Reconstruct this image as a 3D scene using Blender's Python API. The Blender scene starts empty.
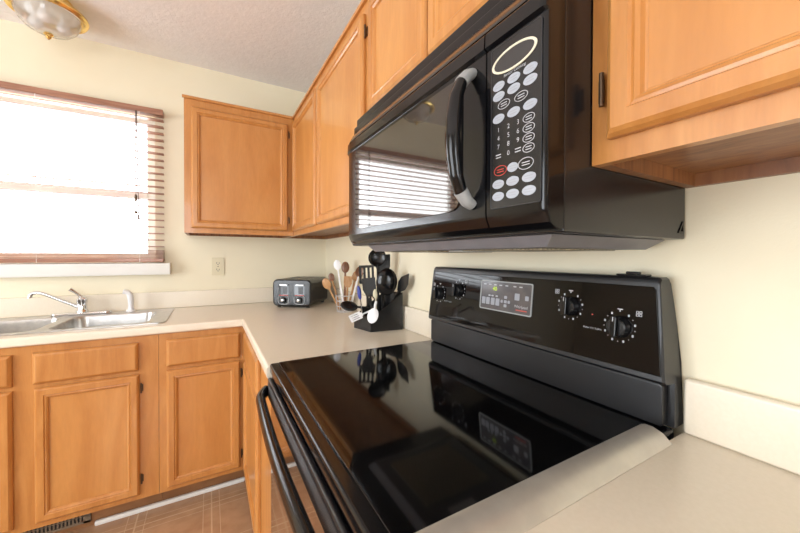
import bpy, bmesh, math, random
from mathutils import Vector, Matrix
random.seed(7)
PI = math.pi
S = bpy.context.scene
COL = S.collection

# ------------------------------------------------------------------ camera
cam_d = bpy.data.cameras.new('camera')
cam = bpy.data.objects.new('camera', cam_d)
COL.objects.link(cam)
cam.location = (-.7762, -2.5125, 1.2386)
_yaw, _pitch, _roll = math.radians(-29.706), math.radians(-.599), math.radians(-.169)
cam.rotation_mode = 'XYZ'
cam.matrix_world = (Matrix.Translation(cam.location) @ Matrix.Rotation(_yaw, 4, 'Z')
                    @ Matrix.Rotation(PI / 2 + _pitch, 4, 'X') @ Matrix.Rotation(-_roll, 4, 'Z'))
cam_d.sensor_width = 36
cam_d.lens = 334.13 / 800 * 36
cam_d.shift_y = -6.7 / 800
cam_d.clip_start = .02
S.camera = cam

# ------------------------------------------------------------------ light and exposure
world = bpy.data.worlds.new('world')
S.world = world
world.use_nodes = True
world.node_tree.nodes['Background'].inputs['Color'].default_value = (.90, .95, 1, 1)
world.node_tree.nodes['Background'].inputs['Strength'].default_value = 10.0


def area(name, loc, target, sx, sy, power, color=(1, 1, 1)):
    l = bpy.data.lights.new(name, 'AREA')
    l.shape = 'RECTANGLE'
    l.size, l.size_y, l.energy, l.color = sx, sy, power, color
    o = bpy.data.objects.new(name, l)
    COL.objects.link(o)
    o.location = loc
    o.rotation_euler = (Vector(target) - Vector(loc)).to_track_quat('-Z', 'Y').to_euler()
    return o


# sky portals at the three window openings: daylight only, left and back windows added
for nm_, lc_, tg_, sx_, sy_ in (('portal_left', (-3.50, -1.875, 1.3), (0, -1.875, 1.3), 1.75, 1.8),
                                ('portal_back', (-1.6, -5.0, 1.45), (-1.6, 0, 1.45), 1.3, 1.5),
                                ('portal_sink', (-1.58, .11, 1.64), (-1.58, -3, 1.64), 1.04, .90)):
    area(nm_, lc_, tg_, sx_, sy_, 1).data.cycles.is_portal = True
S.view_settings.view_transform = 'Standard'
S.view_settings.look = 'None'
S.view_settings.gamma = 1
S.view_settings.exposure = 0.22
S.view_settings.use_curve_mapping = False


# ------------------------------------------------------------------ materials
def lin(r, g, b):
    f = lambda c: (c / 255 / 12.92) if c / 255 <= .04045 else ((c / 255 + .055) / 1.055) ** 2.4
    return (f(r), f(g), f(b), 1)


def mat(name, col, rough=.5, metal=0, spec=None, coat=0, trans=0, ior=None):
    m = bpy.data.materials.new(name)
    m.use_nodes = True
    b = m.node_tree.nodes['Principled BSDF']
    b.inputs['Base Color'].default_value = col
    b.inputs['Roughness'].default_value = rough
    b.inputs['Metallic'].default_value = metal
    if spec is not None:
        b.inputs['Specular IOR Level'].default_value = spec
    b.inputs['Coat Weight'].default_value = coat
    b.inputs['Coat Roughness'].default_value = .05
    b.inputs['Transmission Weight'].default_value = trans
    if ior:
        b.inputs['IOR'].default_value = ior
    return m


def nodes(m):
    nt = m.node_tree
    return nt, nt.nodes['Principled BSDF'], nt.nodes.new, nt.links.new


def wood(name, c1, c2, c3, scale=(9, 9, 1.2), rough=.32):
    m = mat(name, c1, rough, coat=.25)
    nt, b, N, L = nodes(m)
    tc = N('ShaderNodeTexCoord')
    mp = N('ShaderNodeMapping')
    mp.inputs['Scale'].default_value = scale
    L(tc.outputs['Object'], mp.inputs['Vector'])
    n1 = N('ShaderNodeTexNoise')
    n1.inputs['Scale'].default_value = 2.2
    n1.inputs['Detail'].default_value = 5
    n1.inputs['Distortion'].default_value = 1.2
    L(mp.outputs[0], n1.inputs['Vector'])
    r = N('ShaderNodeValToRGB')
    r.color_ramp.elements[0].position, r.color_ramp.elements[0].color = .3, c2
    r.color_ramp.elements[1].position, r.color_ramp.elements[1].color = .7, c3
    e = r.color_ramp.elements.new(.5)
    e.color = c1
    L(n1.outputs['Fac'], r.inputs[0])
    mp2 = N('ShaderNodeMapping')
    mp2.inputs['Scale'].default_value = tuple(s * 12 for s in scale)
    L(tc.outputs['Object'], mp2.inputs['Vector'])
    n2 = N('ShaderNodeTexNoise')
    n2.inputs['Scale'].default_value = 2.5
    n2.inputs['Detail'].default_value = 3
    L(mp2.outputs[0], n2.inputs['Vector'])
    mx = N('ShaderNodeMix')
    mx.data_type = 'RGBA'
    mx.blend_type = 'MULTIPLY'
    mx.inputs[0].default_value = .22
    L(r.outputs[0], mx.inputs[6])
    L(n2.outputs['Color'], mx.inputs[7])
    hs = N('ShaderNodeRGBToBW')
    L(n2.outputs['Color'], hs.inputs[0])
    L(hs.outputs[0], mx.inputs[7])
    L(mx.outputs[2], b.inputs['Base Color'])
    return m


def noisy(name, c1, c2, scale, rough, bump=0, bscale=60, coat=0, spec=None, detail=4):
    m = mat(name, c1, rough, coat=coat, spec=spec)
    nt, b, N, L = nodes(m)
    tc = N('ShaderNodeTexCoord')
    n = N('ShaderNodeTexNoise')
    n.inputs['Scale'].default_value = scale
    n.inputs['Detail'].default_value = detail
    L(tc.outputs['Object'], n.inputs['Vector'])
    r = N('ShaderNodeValToRGB')
    r.color_ramp.elements[0].position, r.color_ramp.elements[0].color = .35, c1
    r.color_ramp.elements[1].position, r.color_ramp.elements[1].color = .65, c2
    L(n.outputs['Fac'], r.inputs[0])
    L(r.outputs[0], b.inputs['Base Color'])
    if bump:
        n2 = N('ShaderNodeTexNoise')
        n2.inputs['Scale'].default_value = bscale
        n2.inputs['Detail'].default_value = 6
        L(tc.outputs['Object'], n2.inputs['Vector'])
        bp = N('ShaderNodeBump')
        bp.inputs['Strength'].default_value = bump
        bp.inputs['Distance'].default_value = .01
        L(n2.outputs['Fac'], bp.inputs['Height'])
        L(bp.outputs[0], b.inputs['Normal'])
    return m


M = {}
M['wood'] = wood('maple_honey', lin(199, 135, 70), lin(188, 123, 60), lin(207, 145, 79))
M['wood_panel'] = wood('maple_panel', lin(203, 139, 73), lin(194, 129, 64), lin(210, 148, 81), scale=(4, 4, .7))
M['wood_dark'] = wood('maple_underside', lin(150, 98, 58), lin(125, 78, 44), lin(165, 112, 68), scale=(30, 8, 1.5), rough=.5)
M['toe'] = noisy('toe_kick_board', lin(150, 105, 66), lin(135, 92, 56), 8, .5)
M['wall'] = noisy('cream_paint', lin(233, 223, 196), lin(236, 227, 201), 3, .6, .05, 180)
M['wall_plain'] = noisy('cream_paint_side', lin(228, 221, 204), lin(231, 225, 209), 3, .7)
M['ceiling'] = noisy('stippled_ceiling', lin(242, 239, 238), lin(246, 243, 242), 30, .8, .25, 70)
M['counter'] = noisy('beige_laminate', lin(230, 219, 199), lin(233, 222, 203), 160, .25, detail=6)
M['white'] = noisy('white_paint', lin(236, 234, 228), lin(240, 238, 233), 5, .4)
M['plate'] = noisy('ivory_plastic', lin(214, 204, 172), lin(218, 208, 178), 5, .4)
M['slot'] = mat('dark_slot', lin(45, 40, 36), .6)
M['black'] = noisy('black_gloss_enamel', lin(12, 12, 14), lin(15, 15, 17), 5, .14, spec=.35)
M['black_satin'] = noisy('black_satin_metal', lin(24, 24, 26), lin(28, 28, 30), 8, .35)
M['black_side'] = noisy('charcoal_enamel', lin(40, 40, 43), lin(44, 44, 47), 8, .3)
M['black_case'] = noisy('black_case_enamel', lin(24, 24, 26), lin(27, 27, 29), 5, .22)
M['black_plastic'] = noisy('black_plastic', lin(20, 20, 21), lin(24, 24, 25), 12, .27)
M['glass_black'] = noisy('black_ceramic_glass', lin(8, 8, 9), lin(10, 10, 11), 5, .06, spec=.6)
M['oven_glass'] = mat('dark_oven_glass', lin(20, 17, 15), .04, spec=.9, coat=1)
M['mw_glass'] = mat('mirrored_dark_glass', lin(98, 95, 92), .04, metal=.9, spec=.6)
M['bg_glass'] = mat('bronze_black_glass', lin(9, 7, 7), .04, spec=.25)
M['disp'] = noisy('display_glass', lin(88, 82, 82), lin(70, 68, 72), 30, .15)
M['disp_dark'] = mat('oval_display', lin(52, 50, 50), .15)
M['grey_cap'] = noisy('grey_plastic', lin(150, 152, 152), lin(158, 160, 160), 9, .4)
M['pale'] = noisy('pale_key', lin(158, 163, 172), lin(165, 170, 179), 60, .45)
M['cream_ring'] = mat('ivory_ring', lin(222, 214, 190), .4)
M['ink'] = mat('light_print', lin(175, 176, 180), .5)
M['greyink'] = mat('grey_print', lin(150, 152, 158), .5)
M['redink'] = mat('red_print', lin(190, 60, 45), .5)
M['chrome'] = mat('chrome', (.75, .75, .76, 1), .08, 1)
M['steel'] = noisy('brushed_steel', lin(205, 203, 200), lin(190, 188, 186), 40, .28)
M['steel'].node_tree.nodes['Principled BSDF'].inputs['Metallic'].default_value = 1
M['strip'] = noisy('aluminium_strip', lin(205, 200, 190), lin(196, 191, 182), 30, .4)
M['strip'].node_tree.nodes['Principled BSDF'].inputs['Metallic'].default_value = .6
M['brass'] = mat('brass', lin(246, 216, 140), .25, 1)
M['hinge'] = mat('aged_bronze', lin(92, 74, 58), .4, .8)
M['grey_metal'] = noisy('grey_painted_metal', lin(112, 109, 112), lin(118, 115, 118), 20, .4)
M['wire'] = noisy('silver_wire', lin(205, 205, 208), lin(212, 212, 214), 20, .3)
M['wire'].node_tree.nodes['Principled BSDF'].inputs['Metallic'].default_value = .5
M['glass'] = mat('clear_ribbed_glass', (.97, .97, .97, 1), .02, trans=1, ior=1.45)
M['white_plastic'] = noisy('white_plastic', lin(235, 235, 236), lin(240, 240, 241), 9, .35)
M['blue_plastic'] = noisy('blue_plastic', lin(48, 62, 140), lin(52, 66, 148), 9, .35)
M['wood_spoon'] = wood('spoon_wood', lin(196, 146, 96), lin(176, 122, 74), lin(210, 165, 118), scale=(30, 30, 6), rough=.5)
M['wood_spoon_dark'] = wood('dark_spoon_wood', lin(128, 82, 50), lin(104, 64, 38), lin(145, 98, 62), scale=(30, 30, 6), rough=.5)
M['slat'] = wood('blind_wood', lin(168, 118, 92), lin(150, 102, 78), lin(180, 130, 104), scale=(1.5, 20, 20), rough=.4)
M['register'] = noisy('brown_register_metal', lin(128, 112, 92), lin(118, 102, 84), 10, .45)
M['filter'] = noisy('grease_filter', lin(190, 178, 150), lin(120, 112, 96), 240, .4)
M['lime'] = mat('lime_display', lin(170, 200, 40), .5)
M['lime'].node_tree.nodes['Principled BSDF'].inputs['Emission Color'].default_value = lin(190, 220, 40)
M['lime'].node_tree.nodes['Principled BSDF'].inputs['Emission Strength'].default_value = .6


def facing(N, L):
    lw = N('ShaderNodeLayerWeight')
    lw.inputs[0].default_value = .5
    pw = N('ShaderNodeMath'); pw.operation = 'POWER'; pw.inputs[1].default_value = 4
    L(lw.outputs['Facing'], pw.inputs[0])
    ml = N('ShaderNodeMath'); ml.operation = 'MULTIPLY_ADD'
    ml.inputs[1].default_value, ml.inputs[2].default_value = .6, .04
    L(pw.outputs[0], ml.inputs[0])
    return ml


def ribbed_glass():
    m = M['glass']
    nt, b, N, L = nodes(m)
    lp = b
    out = nt.nodes['Material Output']
    tr = N('ShaderNodeBsdfTransparent')
    tr.inputs[0].default_value = (.93, .92, .9, 1)
    gl = N('ShaderNodeBsdfGlossy')
    gl.inputs['Roughness'].default_value = .05
    fr = facing(N, L)
    tl = N('ShaderNodeBsdfTranslucent')
    tl.inputs[0].default_value = (.95, .94, .92, 1)
    df = N('ShaderNodeBsdfDiffuse')
    df.inputs[0].default_value = (.95, .94, .92, 1)
    m1 = N('ShaderNodeMixShader')
    L(tl.outputs[0], m1.inputs[1]); L(df.outputs[0], m1.inputs[2])
    m2 = N('ShaderNodeMixShader')
    m2.inputs[0].default_value = .3
    L(tr.outputs[0], m2.inputs[1]); L(m1.outputs[0], m2.inputs[2])
    mx = N('ShaderNodeMixShader')
    L(fr.outputs[0], mx.inputs[0])
    L(m2.outputs[0], mx.inputs[1])
    L(gl.outputs[0], mx.inputs[2])
    L(mx.outputs[0], out.inputs[0])


ribbed_glass()


def pane_mat():
    m = bpy.data.materials.new('window_pane_glass')
    m.use_nodes = True
    nt = m.node_tree
    nt.nodes.remove(nt.nodes['Principled BSDF'])
    N, L = nt.nodes.new, nt.links.new
    tr = N('ShaderNodeBsdfTransparent')
    gl = N('ShaderNodeBsdfGlossy')
    gl.inputs['Roughness'].default_value = .01
    fr = facing(N, L)
    mx = N('ShaderNodeMixShader')
    L(fr.outputs[0], mx.inputs[0])
    L(tr.outputs[0], mx.inputs[1])
    L(gl.outputs[0], mx.inputs[2])
    L(mx.outputs[0], nt.nodes['Material Output'].inputs[0])
    return m


M['pane'] = pane_mat()


def floor_mat():
    m = mat('vinyl_tile', lin(160, 118, 84), .25)
    nt, b, N, L = nodes(m)
    tc = N('ShaderNodeTexCoord')
    sx = N('ShaderNodeSeparateXYZ')
    L(tc.outputs['Object'], sx.inputs[0])

    def lines(axis, period, off, width):
        a = N('ShaderNodeMath'); a.operation = 'ADD'; a.inputs[1].default_value = off
        L(sx.outputs[axis], a.inputs[0])
        md = N('ShaderNodeMath'); md.operation = 'PINGPONG'; md.inputs[1].default_value = period / 2
        L(a.outputs[0], md.inputs[0])
        c = N('ShaderNodeMath'); c.operation = 'LESS_THAN'; c.inputs[1].default_value = width / 2
        L(md.outputs[0], c.inputs[0])
        return c.outputs[0]
    acc = None
    for ax, per, off, w in ((0, .305, .16, .006), (1, .305, .30, .006), (0, .305, .125, .003), (0, .305, .195, .003),
                            (1, .305, .265, .003), (1, .305, .335, .003)):
        o = lines(ax, per, off, w)
        if acc is None:
            acc = o
        else:
            mxm = N('ShaderNodeMath'); mxm.operation = 'MAXIMUM'
            L(acc, mxm.inputs[0]); L(o, mxm.inputs[1])
            acc = mxm.outputs[0]
    n = N('ShaderNodeTexNoise'); n.inputs['Scale'].default_value = 14; n.inputs['Detail'].default_value = 6
    L(tc.outputs['Object'], n.inputs['Vector'])
    r = N('ShaderNodeValToRGB')
    r.color_ramp.elements[0].position, r.color_ramp.elements[0].color = .3, lin(172, 132, 98)
    r.color_ramp.elements[1].position, r.color_ramp.elements[1].color = .7, lin(192, 152, 116)
    L(n.outputs['Fac'], r.inputs[0])
    mx = N('ShaderNodeMix'); mx.data_type = 'RGBA'
    ml = N('ShaderNodeMath'); ml.operation = 'MULTIPLY'; ml.inputs[1].default_value = .6
    L(acc, ml.inputs[0])
    L(ml.outputs[0], mx.inputs[0])
    L(r.outputs[0], mx.inputs[6])
    mx.inputs[7].default_value = lin(218, 188, 152)
    L(mx.outputs[2], b.inputs['Base Color'])
    return m


M['floor'] = floor_mat()


# ------------------------------------------------------------------ mesh building
class MB:
    def __init__(self):
        self.bm = bmesh.new()

    def add(self, verts, faces):
        vs = [self.bm.verts.new(v) for v in verts]
        for f in faces:
            try:
                self.bm.faces.new([vs[i] for i in f])
            except ValueError:
                pass
        return vs

    def join(self, b2):
        me = bpy.data.meshes.new('tmp')
        b2.to_mesh(me)
        b2.free()
        self.bm.from_mesh(me)
        bpy.data.meshes.remove(me)

    def box(self, x0, x1, y0, y1, z0, z1, bev=0, seg=2):
        x0, x1 = min(x0, x1), max(x0, x1)
        y0, y1 = min(y0, y1), max(y0, y1)
        z0, z1 = min(z0, z1), max(z0, z1)
        b = bmesh.new()
        vs = [b.verts.new(v) for v in ((x0, y0, z0), (x1, y0, z0), (x1, y1, z0), (x0, y1, z0),
                                       (x0, y0, z1), (x1, y0, z1), (x1, y1, z1), (x0, y1, z1))]
        for f in ((3, 2, 1, 0), (4, 5, 6, 7), (0, 1, 5, 4), (1, 2, 6, 5), (2, 3, 7, 6), (3, 0, 4, 7)):
            b.faces.new([vs[i] for i in f])
        if bev:
            bmesh.ops.bevel(b, geom=list(b.edges), offset=bev, segments=seg, profile=.5, affect='EDGES')
        self.join(b)
        return self

    def prism(self, poly, fn, w0, w1, bev=0, seg=2):
        """poly: list of (u, v); fn(u, v, w) -> point"""
        b = bmesh.new()
        n = len(poly)
        A = [b.verts.new(fn(u, v, w0)) for u, v in poly]
        B = [b.verts.new(fn(u, v, w1)) for u, v in poly]
        b.faces.new(A)
        b.faces.new(B[::-1])
        for i in range(n):
            j = (i + 1) % n
            b.faces.new((A[j], A[i], B[i], B[j]))
        bmesh.ops.recalc_face_normals(b, faces=list(b.faces))
        if bev:
            es = [e for e in b.edges if all(v in B for v in e.verts) or all(v in A for v in e.verts)]
            bmesh.ops.bevel(b, geom=es, offset=bev, segments=seg, profile=.5, affect='EDGES')
        self.join(b)
        return self

    def tube(self, pts, r, seg=12, flat=None, caps=True, closed=False, up=(0, 0, 1)):
        """r: radius or list; flat: (a, b) multipliers across the two normals"""
        pts = [Vector(p) for p in pts]
        n = len(pts)
        rr = r if isinstance(r, (list, tuple)) else [r] * n
        fa, fb = flat if flat else (1, 1)
        rings = []
        prev = None
        for i, p in enumerate(pts):
            if closed:
                t = (pts[(i + 1) % n] - pts[i - 1]).normalized()
            else:
                t = (pts[min(i + 1, n - 1)] - pts[max(i - 1, 0)]).normalized()
            if prev is None:
                a = Vector(up)
                if abs(a.dot(t)) > .95:
                    a = Vector((1, 0, 0)) if abs(t.x) < .9 else Vector((0, 1, 0))
                nrm = (a - t * a.dot(t)).normalized()
            else:
                nrm = (prev - t * prev.dot(t)).normalized()
            prev = nrm
            bn = t.cross(nrm)
            rings.append([self.bm.verts.new(p + nrm * math.cos(2 * PI * k / seg) * rr[i] * fa
                                            + bn * math.sin(2 * PI * k / seg) * rr[i] * fb) for k in range(seg)])
        m = n if closed else n - 1
        for i in range(m):
            A, B = rings[i], rings[(i + 1) % n]
            for k in range(seg):
                self.bm.faces.new((A[k], A[(k + 1) % seg], B[(k + 1) % seg], B[k]))
        if caps and not closed:
            self.bm.faces.new(rings[0][::-1])
            self.bm.faces.new(rings[-1])
        return self

    def cyl(self, p0, p1, r0, r1=None, seg=24):
        return self.tube([p0, p1], [r0, r0 if r1 is None else r1], seg)

    def lathe(self, prof, c, axis=(0, 0, 1), seg=32, ref=None, sx=1, sy=1):
        """prof: (radius, height along axis)"""
        ax = Vector(axis).normalized()
        a = Vector(ref) if ref else (Vector((1, 0, 0)) if abs(ax.x) < .9 else Vector((0, 1, 0)))
        a = (a - ax * a.dot(ax)).normalized()
        bb = ax.cross(a)
        c = Vector(c)
        rings = []
        for r, h in prof:
            if r < 1e-6:
                rings.append([self.bm.verts.new(c + ax * h)])
            else:
                rings.append([self.bm.verts.new(c + ax * h + a * r * sx * math.cos(2 * PI * k / seg)
                                                + bb * r * sy * math.sin(2 * PI * k / seg)) for k in range(seg)])
        for i in range(len(rings) - 1):
            A, B = rings[i], rings[i + 1]
            for k in range(seg):
                k2 = (k + 1) % seg
                if len(A) == 1 and len(B) == 1:
                    continue
                if len(A) == 1:
                    self.bm.faces.new((A[0], B[k2], B[k]))
                elif len(B) == 1:
                    self.bm.faces.new((A[k], A[k2], B[0]))
                else:
                    self.bm.faces.new((A[k], A[k2], B[k2], B[k]))
        for R in (rings[0], rings[-1]):
            if len(R) > 2:
                self.bm.faces.new(R)
        return self

    def ell(self, c, ax, ay, az, seg=20, rings=10):
        """ellipsoid from three semi-axis vectors"""
        c, ax, ay, az = Vector(c), Vector(ax), Vector(ay), Vector(az)
        R = []
        for i in range(rings + 1):
            th = PI * i / rings
            if i in (0, rings):
                R.append([self.bm.verts.new(c + az * math.cos(th))])
            else:
                R.append([self.bm.verts.new(c + az * math.cos(th) + (ax * math.cos(2 * PI * k / seg)
                                            + ay * math.sin(2 * PI * k / seg)) * math.sin(th)) for k in range(seg)])
        for i in range(rings):
            A, B = R[i], R[i + 1]
            for k in range(seg):
                k2 = (k + 1) % seg
                if len(A) == 1:
                    self.bm.faces.new((A[0], B[k], B[k2]))
                elif len(B) == 1:
                    self.bm.faces.new((A[k], B[0], A[k2]))
                else:
                    self.bm.faces.new((A[k], B[k], B[k2], A[k2]))
        return self

    def build(self, name, m, parent=None, smooth=35, label=None):
        bmesh.ops.recalc_face_normals(self.bm, faces=list(self.bm.faces))
        me = bpy.data.meshes.new(name)
        self.bm.to_mesh(me)
        self.bm.free()
        me.materials.append(M[m] if isinstance(m, str) else m)
        if smooth:
            me.polygons.foreach_set('use_smooth', [True] * len(me.polygons))
            me.set_sharp_from_angle(angle=math.radians(smooth))
        o = bpy.data.objects.new(name, me)
        COL.objects.link(o)
        if smooth:
            wn = o.modifiers.new('weighted_normal', 'WEIGHTED_NORMAL')
            wn.keep_sharp = True
        if parent is not None:
            put(o, parent)
        if label:
            o['label'] = label
        return o


def world_loc(o):
    v = Vector(o.location)
    while o.parent:
        o = o.parent
        v = v + o.location
    return v


def put(o, parent):
    """parent a mesh whose vertices are in world coordinates"""
    o.parent = parent
    o.location = Vector(o.location) - world_loc(parent)


def thing(name, label, cat, loc, group=None):
    o = bpy.data.objects.new(name, None)
    o.empty_display_size = .05
    COL.objects.link(o)
    o.location = loc
    o['label'], o['category'] = label, cat
    if group:
        o['group'] = group
    return o


def tag(o, label, cat, group=None):
    o['label'], o['category'] = label, cat
    if group:
        o['group'] = group
    return o


def struct(mb, name, m, parent=None, smooth=35):
    o = mb.build(name, m, parent, smooth)
    if parent is None:
        o['kind'] = 'structure'
    return o


def face_far(y):
    return lambda u, v, w: Vector((u, y - w, v))       # looking at the window wall: u = x, v = z, w towards the room


def face_right(x):
    return lambda u, v, w: Vector((x - w, u, v))       # looking at the stove wall: u = y


def rrect(u0, u1, v0, v1, r, n=5):
    pts = []
    for cu, cv, a in ((u1 - r, v1 - r, 0), (u0 + r, v1 - r, 90), (u0 + r, v0 + r, 180), (u1 - r, v0 + r, 270)):
        for k in range(n + 1):
            t = math.radians(a + 90 * k / n)
            pts.append((cu + r * math.cos(t), cv + r * math.sin(t)))
    return pts


def ellipse(cu, cv, a, b, n=24):
    return [(cu + a * math.cos(2 * PI * k / n), cv + b * math.sin(2 * PI * k / n)) for k in range(n)]


def ringplate(mb, outer, inner, fn, w0, w1):
    n = len(outer)
    vs = [[mb.bm.verts.new(fn(u, v, w)) for u, v in lp] for lp, w in ((outer, w0), (outer, w1), (inner, w1), (inner, w0))]
    for a in range(4):
        A, B = vs[a], vs[(a + 1) % 4]
        for k in range(n):
            mb.bm.faces.new((A[k], A[(k + 1) % n], B[(k + 1) % n], B[k]))


def text(mb, s, fn, u, v, size, w=.0006, flip=1, align='CENTER'):
    """lettering as flat mesh; flip = -1 where u runs right to left"""
    cu = bpy.data.curves.new('t', 'FONT')
    cu.body = s
    cu.size = size
    cu.align_x = align
    cu.align_y = 'CENTER'
    o = bpy.data.objects.new('t', cu)
    COL.objects.link(o)
    me = bpy.data.meshes.new_from_object(o)
    bpy.data.objects.remove(o)
    vs = [mb.bm.verts.new(fn(u + flip * q.co.x, v + q.co.y, w)) for q in me.vertices]
    for f in me.polygons:
        try:
            mb.bm.faces.new([vs[i] for i in f.vertices])
        except ValueError:
            pass
    bpy.data.meshes.remove(me)


# ------------------------------------------------------------------ room shell
RX0, RY0, H = -3.4, -4.9, 2.449
WX0, WX1, WZ0, WZ1 = -2.10, -1.062, 1.20, 2.085     # opening of the sink window
struct(MB().box(RX0 - .12, .12, RY0 - .12, .12, -.08, 0), 'floor', 'floor')
struct(MB().box(RX0 - .12, .12, RY0 - .12, .12, H, H + .08), 'ceiling', 'ceiling')
w = MB()
w.box(RX0, WX0, 0, .12, 0, H).box(WX1, .12, 0, .12, 0, H).box(WX0, WX1, 0, .12, 0, WZ0).box(WX0, WX1, 0, .12, WZ1, H)
struct(w, 'wall_far', 'wall')
struct(MB().box(0, .12, RY0, 0, 0, H), 'wall_right', 'wall')
w = MB()
w.box(RX0 - .12, RX0, RY0 - .12, -2.75, 0, H).box(RX0 - .12, RX0, -1.0, .12, 0, H)
w.box(RX0 - .12, RX0, -2.75, -1.0, 2.2, H).box(RX0 - .12, RX0, -2.75, -1.0, 0, .4)
struct(w, 'wall_left', 'wall_plain')
w = MB()
w.box(RX0, -2.25, RY0 - .12, RY0, 0, H).box(-.95, .12, RY0 - .12, RY0, 0, H)
w.box(-2.25, -.95, RY0 - .12, RY0, 2.2, H).box(-2.25, -.95, RY0 - .12, RY0, 0, .7)
struct(w, 'wall_back', 'wall_plain')
struct(MB().box(-1.235, -.61, -.512, -.494, 0, .022, .006), 'trim_1', 'white')


def window(name, a, b, make):
    f = MB()
    make(f, 'frame')
    o = struct(f, name, 'white')
    g = MB()
    make(g, 'pane')
    g.build('pane', 'pane', o)
    return o


def win_sink(mb, what):
    if what == 'frame':
        y0, y1 = .05, .10
        mb.box(WX0, WX0 + .05, y0, y1, WZ0, WZ1).box(WX1 - .045, WX1, y0, y1, WZ0, WZ1)
        mb.box(WX0 + .05, WX1 - .045, y0, y1, WZ0, WZ0 + .05).box(WX0 + .05, WX1 - .045, y0, y1, WZ1 - .05, WZ1)
        mb.box(WX0 + .05, WX1 - .045, y0 - .01, y1 - .001, 1.575, 1.618)
    else:
        mb.box(WX0 + .05, WX1 - .045, .075, .079, WZ0 + .05, WZ1 - .05)


def win_left_added(mb, what):  # unseen left window, added and sized to let side daylight in
    x0, x1 = RX0 - .10, RX0 - .03
    if what == 'frame':
        for y in (-2.75, -1.9, -1.05):
            mb.box(x0, x1, y, y + .05, .4, 2.2)
        for ya, yb in ((-2.70, -1.9), (-1.85, -1.05)):
            mb.box(x0, x1, ya, yb, .4, .46).box(x0, x1, ya, yb, 2.14, 2.2)
    else:
        mb.box(-3.465, -3.461, -2.74, -1.01, .42, 2.18)


def win_back_added(mb, what):  # unseen back window, added for fill daylight from behind the camera
    y0, y1 = RY0 - .10, RY0 - .03
    if what == 'frame':
        for x in (-2.25, -1.625, -1.0):
            mb.box(x, x + .05, y0, y1, .7, 2.2)
        for xa, xb in ((-2.20, -1.625), (-1.575, -1.0)):
            mb.box(xa, xb, y0, y1, .7, .76).box(xa, xb, y0, y1, 2.14, 2.2)
    else:
        mb.box(-2.24, -.96, RY0 - .065, RY0 - .061, .72, 2.18)


window('window_1', 0, 0, win_sink)
window('window_2_added', 0, 0, win_left_added)
window('window_3_added', 0, 0, win_back_added)
# ledge under the sink window: a sloping white stool with its apron
s = MB()
s.prism([(.0, 1.124), (-.050, 1.124), (-.056, 1.130), (-.068, 1.180), (-.070, 1.192), (0, 1.196)], lambda u, v, w: Vector((w, u, v)), -2.18, -.985)
struct(s, 'trim_2', 'white')

# ------------------------------------------------------------------ window blind
bl = thing('window_blind', 'brown wooden slatted blind over the sink window with white daylight behind', 'blind', (-1.55, -.03, 1.2))
BX0, BX1 = -2.13, -1.016
MB().box(BX0, BX1, -.062, -.004, 2.078, 2.112, .003).build('headrail', 'slat', bl)
sl = MB()
NS = 20
ztop, zbot = 2.055, 1.292
for k in range(NS):
    z = ztop + (zbot - ztop) * k / (NS - 1)
    pr = [(-.056, z - .003), (-.043, z), (-.031, z + .0012), (-.019, z), (-.006, z - .003)]
    v0 = [sl.bm.verts.new((BX0, y, q)) for y, q in pr]
    v1 = [sl.bm.verts.new((BX1, y, q)) for y, q in pr]
    t0 = [sl.bm.verts.new((BX0, y, q + .0025)) for y, q in pr]
    t1 = [sl.bm.verts.new((BX1, y, q + .0025)) for y, q in pr]
    for i in range(4):
        sl.bm.faces.new((v0[i], v0[i + 1], v1[i + 1], v1[i]))
        sl.bm.faces.new((t0[i + 1], t0[i], t1[i], t1[i + 1]))
    for A, B in ((0, None), (4, None)):
        sl.bm.faces.new((v0[A], v1[A], t1[A], t0[A]))
    sl.bm.faces.new(v0[::-1] + t0)
    sl.bm.faces.new(v1 + t1[::-1])
sl.build('slats', 'slat', bl)
MB().box(BX0, BX1, -.060, -.006, 1.200, 1.222, .003).build('bottom_rail', 'slat', bl)
# the folded slats stacked on the bottom rail
st = MB()
for k in range(6):
    st.box(BX0, BX1, -.057, -.007, 1.226 + k * .008, 1.2295 + k * .008)
st.build('stacked_slats', 'slat', bl)
ld = MB()
for x in (-1.98, -1.56, -1.13):
    for y in (-.060, -.003):
        ld.cyl((x, y, 1.2), (x, y, 2.08), .0011, seg=6)
ld.build('ladder_cord', 'white', bl)
for k, (dx, zt) in enumerate(((0, 1.50), (.012, 1.47))):
    c = MB()
    c.cyl((-1.145 + dx, -.068, zt), (-1.145 + dx * .3, -.064, 2.08), .0019, seg=6)
    pc = c.build('pull_cord', 'hinge', bl)
    MB().lathe([(0, .03), (.004, .028), (.007, .004), (.006, 0), (0, 0)], (-1.145 + dx, -.068, zt - .02), seg=10).build('tassel', 'hinge', pc)
c = MB()
c.lathe([(0, .03), (.005, .026), (.007, .01), (.004, -.02), (0, -.022)], (-1.145, -.070, 1.565), seg=10)
c.build('cord_knot', 'hinge', bl)


# ------------------------------------------------------------------ cabinets
DOORPROF = [(0, 0), (0, .009), (.004, .015), (.009, .019), (.029, .019), (.032, .0152), (.036, .0165), (.041, .0135), (.044, .008), (.047, .0075)]
DRAWPROF = [(0, 0), (0, .009), (.004, .014), (.009, .018), (.012, .019)]


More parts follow.
